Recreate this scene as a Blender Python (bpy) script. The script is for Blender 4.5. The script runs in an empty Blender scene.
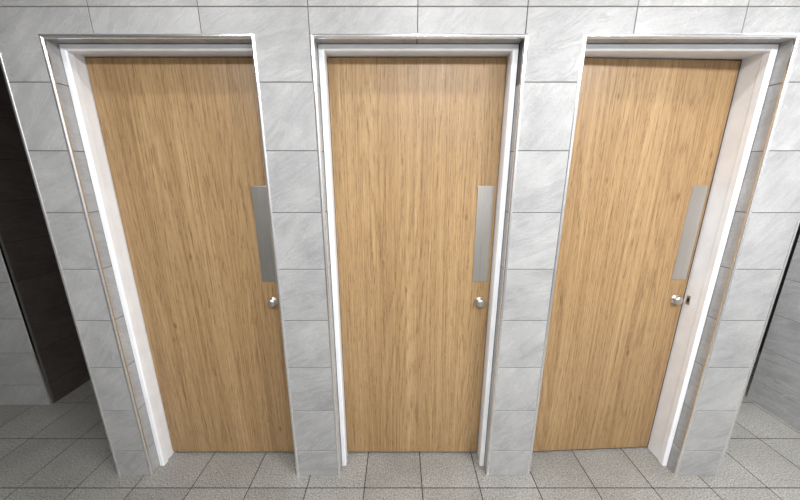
import bpy, bmesh, math
from mathutils import Vector, Matrix
C=bpy.context; D=bpy.data
S=C.scene
S.view_settings.view_transform='Standard'

# ---------------- dimensions -----------------
OPEN=[(-1.334,-.555),(-.323,.467),(.697,1.483)]   # door openings in the tiled wall
TOPZ=2.066
XL,XR=-1.515,1.710
ROWS=[0.0,.16,.41,.66,.91,1.16,1.412,1.663,1.915,2.165,2.415,2.6]
CEIL=2.6
G=.0016

# ---------------- materials -----------------
def new(name):
    m=D.materials.new(name); m.use_nodes=True
    nt=m.node_tree; b=nt.nodes['Principled BSDF']
    return m,nt,b
def N(nt,t,**k):
    n=nt.nodes.new(t)
    for a,v in k.items():
        if a in n.inputs: n.inputs[a].default_value=v
        else: setattr(n,a,v)
    return n
def L(nt,a,b): nt.links.new(a,b)
def lin(c):
    return tuple(((v/255)/12.92 if v/255<=.04045 else ((v/255+.055)/1.055)**2.4) for v in c)+(1,)
def ramp(nt,src,stops):
    r=nt.nodes.new('ShaderNodeValToRGB'); e=r.color_ramp.elements
    while len(e)<len(stops): e.new(.5)
    for i,(p,c) in enumerate(stops): e[i].position=p; e[i].color=c
    L(nt,src,r.inputs[0]); return r
def mixc(nt,fac,a,b,mode='MIX'):
    m=nt.nodes.new('ShaderNodeMix'); m.data_type='RGBA'; m.blend_type=mode
    for s,v in ((m.inputs[0],fac),(m.inputs[6],a),(m.inputs[7],b)):
        if hasattr(v,'is_linked'): L(nt,v,s)
        else: s.default_value=v
    return m.outputs[2]
def math_(nt,op,a,b=None):
    m=nt.nodes.new('ShaderNodeMath'); m.operation=op
    for s,v in ((m.inputs[0],a),(m.inputs[1],b)):
        if v is None: continue
        if hasattr(v,'is_linked'): L(nt,v,s)
        else: s.default_value=v
    return m.outputs[0]

def stone(name,dark,light,rough=.4,bump=.6):
    m,nt,b=new(name)
    tc=N(nt,'ShaderNodeTexCoord'); geo=N(nt,'ShaderNodeNewGeometry')
    rnd=geo.outputs['Random Per Island']
    comb=N(nt,'ShaderNodeCombineXYZ'); 
    for i in range(3): L(nt,math_(nt,'MULTIPLY',rnd,(17.3,31.1,23.7)[i]),comb.inputs[i])
    add=N(nt,'ShaderNodeVectorMath'); add.operation='ADD'
    L(nt,tc.outputs['Object'],add.inputs[0]); L(nt,comb.outputs[0],add.inputs[1])
    rot=N(nt,'ShaderNodeVectorRotate'); rot.rotation_type='AXIS_ANGLE'; rot.inputs['Axis'].default_value=(.25,1,.2)
    L(nt,math_(nt,'ADD',math_(nt,'MULTIPLY',rnd,.9),.2),rot.inputs['Angle']); L(nt,add.outputs[0],rot.inputs['Vector'])
    mp=N(nt,'ShaderNodeMapping'); mp.inputs['Scale'].default_value=(1.8,1.8,8)
    L(nt,rot.outputs[0],mp.inputs[0])
    n1=N(nt,'ShaderNodeTexNoise',Scale=3.0,Detail=9.0,Roughness=.66,Distortion=1.0); L(nt,mp.outputs[0],n1.inputs['Vector'])
    n2=N(nt,'ShaderNodeTexNoise',Scale=6.0,Detail=5.0,Roughness=.6); L(nt,add.outputs[0],n2.inputs['Vector'])
    n3=N(nt,'ShaderNodeTexNoise',Scale=170.0,Detail=3.0); L(nt,add.outputs[0],n3.inputs['Vector'])
    ab=math_(nt,'ABSOLUTE',math_(nt,'SUBTRACT',n1.outputs['Fac'],.54))
    cl=ramp(nt,ab,[(0,(1,1,1,1)),(.014,(0,0,0,1))])
    f=math_(nt,'ADD',math_(nt,'MULTIPLY',n1.outputs['Fac'],.45),math_(nt,'MULTIPLY',n2.outputs['Fac'],.55))
    r=ramp(nt,f,[(.32,lin(dark)),(.66,lin(light))])
    c=mixc(nt,math_(nt,'MULTIPLY',cl.outputs[0],.3),r.outputs[0],lin([min(255,v*1.15) for v in light]))
    tone=math_(nt,'ADD',math_(nt,'MULTIPLY',rnd,.08),.95)
    tone=math_(nt,'MULTIPLY',tone,math_(nt,'ADD',.84,math_(nt,'MULTIPLY',n3.outputs['Fac'],.32)))
    cc=N(nt,'ShaderNodeCombineColor'); 
    for i in range(3): L(nt,tone,cc.inputs[i])
    c=mixc(nt,1.0,c,cc.outputs[0],'MULTIPLY')
    L(nt,c,b.inputs['Base Color'])
    b.inputs['Roughness'].default_value=rough
    bp=N(nt,'ShaderNodeBump',Strength=bump,Distance=.005); 
    h=math_(nt,'ADD',n1.outputs['Fac'],math_(nt,'MULTIPLY',n3.outputs['Fac'],.07))
    h=math_(nt,'ADD',h,math_(nt,'MULTIPLY',cl.outputs[0],.14))
    L(nt,h,bp.inputs['Height']); L(nt,bp.outputs[0],b.inputs['Normal'])
    return m
M_tile=stone('wall_tile_grey',(146,146,147),(180,180,180))
M_shaded=stone('wall_tile_shaded',(62,56,54),(86,78,75),.4)  # passage tiles coloured darker to stand in for the unlit passages
def simple(name,c,rough=.5,metal=0,bump=0,bs=200):
    m,nt,b=new(name)
    tc=N(nt,'ShaderNodeTexCoord')
    n=N(nt,'ShaderNodeTexNoise',Scale=float(bs),Detail=3.0); L(nt,tc.outputs['Object'],n.inputs['Vector'])
    c=lin(c); lo=tuple(v*.93 for v in c[:3])+(1,)
    r=ramp(nt,n.outputs['Fac'],[(.35,lo),(.65,c)])
    L(nt,r.outputs[0],b.inputs['Base Color'])
    b.inputs['Roughness'].default_value=rough; b.inputs['Metallic'].default_value=metal
    if bump:
        bp=N(nt,'ShaderNodeBump',Strength=bump,Distance=.002); L(nt,n.outputs['Fac'],bp.inputs['Height']); L(nt,bp.outputs[0],b.inputs['Normal'])
    return m
M_grout=simple('grout',(104,102,100),.9,0,.2)
M_fgrout=simple('floor_grout',(50,49,47),.9,0,.2)
M_white=simple('white_gloss_paint',(248,250,254),.28,0,.03,12)
M_ceil=simple('ceiling_paint',(236,236,234),.8)
M_chrome=simple('polished_trim_metal',(252,252,253),.2,1)
M_black=simple('dark_interior',(38,36,35),.8)  # near-black partitions: the shade inside the cubicles is put into the colour
M_blk=simple('black_slot',(12,12,12),.6)

def brushed(name,c):
    m,nt,b=new(name)
    tc=N(nt,'ShaderNodeTexCoord'); mp=N(nt,'ShaderNodeMapping'); mp.inputs['Scale'].default_value=(600,600,5)
    L(nt,tc.outputs['Object'],mp.inputs[0])
    n=N(nt,'ShaderNodeTexNoise',Scale=1.0,Detail=2.0); L(nt,mp.outputs[0],n.inputs['Vector'])
    r=ramp(nt,n.outputs['Fac'],[(.3,lin([v*.93 for v in c])),(.7,lin(c))])
    L(nt,r.outputs[0],b.inputs['Base Color']); b.inputs['Metallic'].default_value=1
    rr=N(nt,'ShaderNodeMapRange'); rr.inputs[3].default_value=.24; rr.inputs[4].default_value=.36
    L(nt,n.outputs['Fac'],rr.inputs[0]); L(nt,rr.outputs[0],b.inputs['Roughness'])
    bp=N(nt,'ShaderNodeBump',Strength=.08,Distance=.001); L(nt,n.outputs['Fac'],bp.inputs['Height']); L(nt,bp.outputs[0],b.inputs['Normal'])
    return m
M_steel=brushed('brushed_steel',(212,209,204))

def floor_mat():
    m,nt,b=new('floor_tile_speckled')
    tc=N(nt,'ShaderNodeTexCoord'); geo=N(nt,'ShaderNodeNewGeometry')
    n=N(nt,'ShaderNodeTexNoise',Scale=150.0,Detail=4.0,Roughness=.75); L(nt,tc.outputs['Object'],n.inputs['Vector'])
    v=N(nt,'ShaderNodeTexVoronoi',Scale=200.0); L(nt,tc.outputs['Object'],v.inputs['Vector'])
    n2=N(nt,'ShaderNodeTexNoise',Scale=4.5,Detail=6.0); L(nt,tc.outputs['Object'],n2.inputs['Vector'])
    r=ramp(nt,n.outputs['Fac'],[(.34,lin((92,90,86))),(.5,lin((135,133,128))),(.66,lin((178,176,170)))])
    sp=ramp(nt,v.outputs['Color'],[(.07,(.35,.34,.32,1)),(.17,(1,1,1,1))])
    c=mixc(nt,.7,r.outputs[0],sp.outputs[0],'MULTIPLY')
    t=math_(nt,'ADD',math_(nt,'MULTIPLY',geo.outputs['Random Per Island'],.14),math_(nt,'ADD',.60,math_(nt,'MULTIPLY',n2.outputs['Fac'],.5)))
    cc=N(nt,'ShaderNodeCombineColor')
    for i in range(3): L(nt,t,cc.inputs[i])
    c=mixc(nt,1.0,c,cc.outputs[0],'MULTIPLY')
    L(nt,c,b.inputs['Base Color']); b.inputs['Roughness'].default_value=.42
    bp=N(nt,'ShaderNodeBump',Strength=.25,Distance=.001); L(nt,n.outputs['Fac'],bp.inputs['Height']); L(nt,bp.outputs[0],b.inputs['Normal'])
    return m
M_floor=floor_mat()

def wood(name,seed):
    m,nt,b=new(name)
    tc=N(nt,'ShaderNodeTexCoord')
    add=N(nt,'ShaderNodeVectorMath'); add.operation='ADD'; add.inputs[1].default_value=(seed*3.1,seed*7.7,seed*5.3)
    L(nt,tc.outputs['Object'],add.inputs[0])
    def mapped(sc,src=None):
        mp=N(nt,'ShaderNodeMapping'); mp.inputs['Scale'].default_value=sc; L(nt,src or add.outputs[0],mp.inputs[0]); return mp.outputs[0]
    n0=N(nt,'ShaderNodeTexNoise',Scale=1.0,Detail=3.0,Roughness=.5); L(nt,mapped((10,2,.25)),n0.inputs['Vector'])
    n1=N(nt,'ShaderNodeTexNoise',Scale=1.0,Detail=1.0,Roughness=.3); L(nt,mapped((6.0,1,.26)),n1.inputs['Vector'])
    wob=N(nt,'ShaderNodeTexNoise',Scale=1.0,Detail=4.0,Roughness=.6); L(nt,mapped((80,5,7)),wob.inputs['Vector'])
    rings=math_(nt,'FRACT',math_(nt,'ADD',math_(nt,'MULTIPLY',n1.outputs['Fac'],30.0),math_(nt,'MULTIPLY',wob.outputs['Fac'],.7)))
    ring=ramp(nt,rings,[(0,(.1,.1,.1,1)),(.35,(0,0,0,1)),(.8,(1,1,1,1)),(1,(.1,.1,.1,1))])
    n2=N(nt,'ShaderNodeTexNoise',Scale=1.0,Detail=4.0,Roughness=.66); L(nt,mapped((150,10,1.5)),n2.inputs['Vector'])
    n3=N(nt,'ShaderNodeTexNoise',Scale=1.0,Detail=3.0,Roughness=.65); L(nt,mapped((400,30,20)),n3.inputs['Vector'])
    f=math_(nt,'ADD',math_(nt,'MULTIPLY',n0.outputs['Fac'],.4),math_(nt,'MULTIPLY',n2.outputs['Fac'],.6))
    base=ramp(nt,f,[(.35,lin((144,114,77))),(.5,lin((167,136,96))),(.65,lin((185,155,113)))])
    c=mixc(nt,math_(nt,'MULTIPLY',ring.outputs[0],.2),base.outputs[0],lin((116,84,52)))
    pores=ramp(nt,n3.outputs['Fac'],[(.42,(1,1,1,1)),(.49,(0,0,0,1))])
    pf=math_(nt,'MULTIPLY',pores.outputs[0],math_(nt,'ADD',.24,math_(nt,'MULTIPLY',ring.outputs[0],.42)))
    c=mixc(nt,pf,c,lin((100,72,45)))
    v=N(nt,'ShaderNodeTexVoronoi',Scale=1.0); L(nt,mapped((9,0.0,3.6)),v.inputs['Vector'])
    kn=ramp(nt,v.outputs['Distance'],[(.03,(1,1,1,1)),(.09,(0,0,0,1))])
    c=mixc(nt,math_(nt,'MULTIPLY',kn.outputs[0],.6),c,lin((92,60,36)))
    L(nt,c,b.inputs['Base Color']); b.inputs['Roughness'].default_value=.4
    bp=N(nt,'ShaderNodeBump',Strength=.1,Distance=.001); L(nt,n3.outputs['Fac'],bp.inputs['Height']); L(nt,bp.outputs[0],b.inputs['Normal'])
    return m

# ---------------- mesh helpers -----------------
def box(bm,x0,x1,y0,y1,z0,z1,mi=0):
    vs=[bm.verts.new(p) for p in [(x0,y0,z0),(x1,y0,z0),(x1,y1,z0),(x0,y1,z0),(x0,y0,z1),(x1,y0,z1),(x1,y1,z1),(x0,y1,z1)]]
    for q in [(0,3,2,1),(4,5,6,7),(0,1,5,4),(1,2,6,5),(2,3,7,6),(3,0,4,7)]:
        f=bm.faces.new([vs[i] for i in q]); f.material_index=mi
def prism(bm,poly,y0,y1,mi=0):
    a=[bm.verts.new((x,y0,z)) for x,z in poly]; b=[bm.verts.new((x,y1,z)) for x,z in poly]
    n=len(poly); fs=[bm.faces.new(a),bm.faces.new(b[::-1])]
    for i in range(n): fs.append(bm.faces.new([a[(i+1)%n],a[i],b[i],b[(i+1)%n]]))
    for f in fs: f.material_index=mi
def fin(name,bm,mats,parent=None,bevel=0,smooth=False,seg=2):
    bmesh.ops.recalc_face_normals(bm,faces=bm.faces)
    me=D.meshes.new(name); bm.to_mesh(me); bm.free()
    o=D.objects.new(name,me); S.collection.objects.link(o)
    for m in mats: me.materials.append(m)
    if smooth:
        for p in me.polygons: p.use_smooth=True
    if bevel:
        md=o.modifiers.new('bevel','BEVEL'); md.width=bevel; md.segments=seg; md.limit_method='ANGLE'; md.angle_limit=math.radians(40)
    if parent: o.parent=parent
    return o

# ---------------- tiled cubicle front wall -----------------
bm=bmesh.new()
JX=[-1.543+.402*i for i in range(9)]+[1.712]
TH=.06
piers=[(XL,OPEN[0][0]),(OPEN[0][1],OPEN[1][0]),(OPEN[1][1],OPEN[2][0]),(OPEN[2][1],XR)]
for a,b in piers:
    for z0,z1 in zip(ROWS[:8],ROWS[1:9]):
        box(bm,a,b,0,TH,z0+G*(z0>0),z1-G)
def inpier(x): return any(a-1e-6<=x<=b+1e-6 for a,b in piers)
z0,z1=ROWS[8]+G,ROWS[9]-G
for a,b in zip(JX[:-1],JX[1:]):
    a=max(a,XL)+G; b=min(b,XR)-G
    cuts=sorted({a,b}|{e for o in OPEN for e in o if a<e<b})
    low=[]
    for c,d in zip(cuts[:-1],cuts[1:]):
        z=z0 if inpier((c+d)/2) else TOPZ
        low+= [(c,z),(d,z)]
    poly=low+[(b,z1),(a,z1)]
    out=[]
    for p in poly:
        if not out or (abs(p[0]-out[-1][0])+abs(p[1]-out[-1][1]))>1e-6: out.append(p)
    prism(bm,out,0,TH)
for z0,z1 in zip(ROWS[9:-1],ROWS[10:]):
    for a,b in zip(JX[:-1],JX[1:]):
        box(bm,max(a,XL)+G,min(b,XR)-G,0,TH,z0+G,z1-G)
for a,b in piers: box(bm,a+.0015,b-.0015,.0015,.155,0,CEIL,1)
for a,b in OPEN: box(bm,a,b,.0015,.155,TOPZ+.0015,CEIL,1)
fin('wall_front',bm,[M_tile,M_grout],bevel=.0014)

bm=bmesh.new()
for x0,x1 in ((XL+.002,XL+.10),(XR-.10,XR-.002)): box(bm,x0,x1,.157,1.95,0,CEIL)
for i in (0,1):
    xm=(OPEN[i][1]+OPEN[i+1][0])/2; box(bm,xm-.04,xm+.04,.157,1.95,0,CEIL)
fin('wall_partition',bm,[M_black])

def tiled_wall(name,axis,c,a0,a1,mat,sgn,th=.1,phase=0.0):
    bm=bmesh.new(); w=.402
    edges=[a0]; k=math.ceil((a0-phase)/w)
    while phase+k*w<a1-.01:
        if phase+k*w>a0+.01: edges.append(phase+k*w)
        k+=1
    edges.append(a1)
    for zz0,zz1 in zip(ROWS[:-1],ROWS[1:]):
        for e0,e1 in zip(edges[:-1],edges[1:]):
            lo,hi=(c-.01,c) if sgn>0 else (c,c+.01)
            if axis=='y': box(bm,e0+G,e1-G,lo,hi,zz0+G*(zz0>0),zz1-G)
            else: box(bm,lo,hi,e0+G,e1-G,zz0+G*(zz0>0),zz1-G)
    lo,hi=(c-th,c-.0015) if sgn>0 else (c+.0015,c+th)
    if axis=='y': box(bm,a0+.001,a1-.001,lo,hi,0,CEIL,1)
    else: box(bm,lo,hi,a0+.001,a1-.001,0,CEIL,1)
    return fin(name,bm,[mat,M_grout if mat is M_tile else M_blk],bevel=.0012,seg=1)
YB=-2.3; YR=.585
tiled_wall('wall_right','x',2.52,YB,YR,M_tile,-1,phase=.183)
tiled_wall('wall_left','x',-3.4,YB,.51,M_tile,1)
tiled_wall('wall_left_return','y',.51,-3.4,-2.452,M_tile,-1,phase=-2.452)
tiled_wall('wall_left_passage','x',-2.45,.53,2.0,M_shaded,1,phase=.53)
tiled_wall('wall_right_passage','x',3.3,YR,2.0,M_shaded,-1)
tiled_wall('wall_right_return','y',YR,2.64,3.3,M_shaded,1,th=.08)
tiled_wall('wall_far','y',2.0,-2.45,3.3,M_shaded,-1)
tiled_wall('wall_rear','y',YB,-3.4,2.52,M_tile,1)

# ---------------- floor -----------------
bm=bmesh.new(); w=.298
x=.114-13*w
xs=[x+i*w for i in range(27)]; ys=[-.068+j*.3 for j in range(-8,8)]
for x in xs[:-1]:
    for y in ys[:-1]:
        if x+w<-3.45 or y+.3<YB-.05: continue
        box(bm,x+.0026,x+w-.0026,y+.0026,y+.3-.0026,-.012,0)
box(bm,-3.6,3.5,YB-.15,2.15,-.05,-.0018,1)
fin('floor',bm,[M_floor,M_fgrout])
bm=bmesh.new(); box(bm,-3.6,3.5,YB-.15,2.15,CEIL+.001,CEIL+.06); fin('ceiling',bm,[M_ceil])

def sweep(name,a,b,top,prof,mat,parent=None,bot=0.0,bevel=0):
    bm=bmesh.new(); loops=[]
    for u,y in prof:
        loops.append([bm.verts.new(p) for p in [(a+u,y,bot),(a+u,y,top-u),(b-u,y,top-u),(b-u,y,bot)]])
    n=len(prof)
    for i in range(n):
        p,q=loops[i],loops[(i+1)%n]
        for k in range(3): bm.faces.new([p[k],p[k+1],q[k+1],q[k]])
    bm.faces.new([l[0] for l in loops]); bm.faces.new([l[3] for l in loops][::-1])
    return fin(name,bm,[mat],parent,bevel)
def lathe(name,prof,mat,parent,loc,n=40):
    bm=bmesh.new(); rings=[]
    for r,d in prof:
        if r<1e-6: rings.append([bm.verts.new((0,-d,0))])
        else: rings.append([bm.verts.new((r*math.cos(2*math.pi*i/n),-d,r*math.sin(2*math.pi*i/n))) for i in range(n)])
    for p,q in zip(rings[:-1],rings[1:]):
        for i in range(n):
            j=(i+1)%n
            if len(q)==1: bm.faces.new([p[i],p[j],q[0]])
            elif len(p)==1: bm.faces.new([p[0],q[i],q[j]])
            else: bm.faces.new([p[i],p[j],q[j],q[i]])
    o=fin(name,bm,[mat],parent,smooth=True); o.location=loc; return o

# ---------------- doors -----------------
LY=.128
for i,(a,b) in enumerate(OPEN):
    t=D.objects.new('trim_%d'%(i+1),None); S.collection.objects.link(t)
    prof=[(-.0055+.0080*math.sin(math.radians(k)),.003-.0070*math.cos(math.radians(k))) for k in range(-90,91,10)]+[(.0025,.007),(-.0135,.007)]
    sweep('tile_edge_trim',a,b,TOPZ,prof,M_chrome,t)
    root=D.objects.new('door_%d'%(i+1),None); S.collection.objects.link(root)
    sweep('frame',a,b,TOPZ,[(.0025,.052),(.020,.052),(.0245,.057),(.0245,.083),(.018,.088),(.018,.166),(.0025,.166)],M_white,root,bevel=.001)
    hinge=D.objects.new('leaf_pivot',None); S.collection.objects.link(hinge); hinge.parent=root
    lx0=a+.021; hinge.location=(lx0,LY,0)
    W=(b-.0215)-lx0
    if i==2: W-=.002
    bm=bmesh.new(); box(bm,0,W,0,.044,.014,2.043)
    fin('leaf',bm,[wood('oak_veneer_%d'%(i+1),i+1.37)],hinge,bevel=.0015)
    kx=W-.045; px=W-.05
    if i==0: kx-=.017; px-=.018
    if i==2: px-=.002
    bm=bmesh.new(); box(bm,px-.038,px+.038,-.0022,0,1.056,1.52)
    fin('push_plate',bm,[M_steel],hinge,bevel=.001)
    bm=bmesh.new()
    for sx in (-.028,.028):
        for sz in (1.07,1.506):
            bmesh.ops.create_circle(bm,cap_ends=True,radius=.003,segments=14,matrix=Matrix.Translation((px+sx,-.0026,sz))@Matrix.Rotation(math.pi/2,4,'X'))
    fin('plate_screws',bm,[M_steel],hinge)
    lathe('knob',[(.0245,0),(.0245,.003),(.0225,.005),(.015,.006),(.014,.009),(.017,.011),(.0205,.015),(.0215,.020),(.020,.025),(.015,.029),(.006,.031),(0,.0312)],M_steel,hinge,(kx,0,.95))
    lathe('knob_inner',[(.024,0),(.021,.007),(.009,.009),(.009,.015),(.020,.024),(.014,.034),(0,.036)],M_steel,hinge,(kx,.044,.95)).rotation_euler=(0,0,math.pi)
    if i==2: hinge.rotation_euler=(0,0,math.radians(2.6))
    bm=bmesh.new(); jx=b-.018
    box(bm,jx-.0015,jx,.132,.152,.928,.975,0)
    box(bm,jx-.0022,jx-.0014,.137,.146,.942,.962,1)
    fin('strike_plate',bm,[M_steel,M_blk],root)
for n,x0,x1 in ((4,XL-.003,XL+.009),(5,XR-.009,XR+.003)):
    bm=bmesh.new(); box(bm,x0,x1,-.003,.012,0,CEIL); fin('trim_%d'%n,bm,[M_chrome],bevel=.004,seg=3)
bm=bmesh.new(); box(bm,-2.462,-2.45,.508,.52,0,CEIL); fin('trim_6',bm,[M_chrome],bevel=.0015)

# ---------------- ceiling lights -----------------
M_em,nt,b=new('lamp_diffuser'); b.inputs['Base Color'].default_value=(.9,.9,.9,1)
b.inputs['Emission Color'].default_value=(.99,.995,1,1); b.inputs['Emission Strength'].default_value=5
def panel(x,y,sx,sy,watt):
    bm=bmesh.new()
    t=.03; h=.035; z=CEIL-h
    box(bm,x-sx/2,x+sx/2,y-sy/2,y-sy/2+t,z,CEIL); box(bm,x-sx/2,x+sx/2,y+sy/2-t,y+sy/2,z,CEIL)
    box(bm,x-sx/2,x-sx/2+t,y-sy/2+t,y+sy/2-t,z,CEIL); box(bm,x+sx/2-t,x+sx/2,y-sy/2+t,y+sy/2-t,z,CEIL)
    box(bm,x-sx/2+t,x+sx/2-t,y-sy/2+t,y+sy/2-t,z+.012,CEIL,1)
    o=fin('ceiling_light',bm,[M_white,M_em])
    l=D.lights.new('panel_lamp','AREA'); l.shape='RECTANGLE'; l.size=sx-.08; l.size_y=sy-.08; l.energy=watt; l.color=(.99,.995,1)
    lo=D.objects.new('panel_lamp',l); lo.location=(x,y,z-.003); lo.parent=o; S.collection.objects.link(lo)
panel(-1.1,-1.5,.6,.6,23)
panel(.3,-1.5,.6,.6,35)
panel(1.5,-1.4,.6,.6,62)
panel(1.95,.1,.4,.4,42)  # unseen extra panel, added to brighten the right side wall
for x in (-.82,.09,1.06):
    bm=bmesh.new(); y=-.42; n=32
    prev=None
    for r,z in ((.052,CEIL),(.052,CEIL-.006),(.042,CEIL-.008),(.038,CEIL-.002)):
        ring=[bm.verts.new((x+r*math.cos(2*math.pi*k/n),y+r*math.sin(2*math.pi*k/n),z)) for k in range(n)]
        if prev:
            for k in range(n): bm.faces.new([prev[k],prev[(k+1)%n],ring[(k+1)%n],ring[k]])
        prev=ring
    f=bm.faces.new(prev); f.material_index=1
    o=fin('downlight',bm,[M_white,M_em])
    l=D.lights.new('downlight_lamp','AREA'); l.shape='DISK'; l.size=.08; l.energy=3.2; l.color=(1,.99,.98)
    lo=D.objects.new('downlight_lamp',l); lo.location=(x,y,CEIL-.012); lo.parent=o; S.collection.objects.link(lo)

w=D.worlds.new('world'); S.world=w; w.use_nodes=True
w.node_tree.nodes['Background'].inputs[0].default_value=(.8,.85,.9,1); w.node_tree.nodes['Background'].inputs[1].default_value=.3

cam=D.cameras.new('camera'); co=D.objects.new('camera',cam); S.collection.objects.link(co)
cam.lens=13.5; cam.sensor_width=36; cam.clip_start=.02
co.location=(0,-1.277,1.565); co.rotation_euler=(math.radians(90-13.9),0,0)
S.camera=co
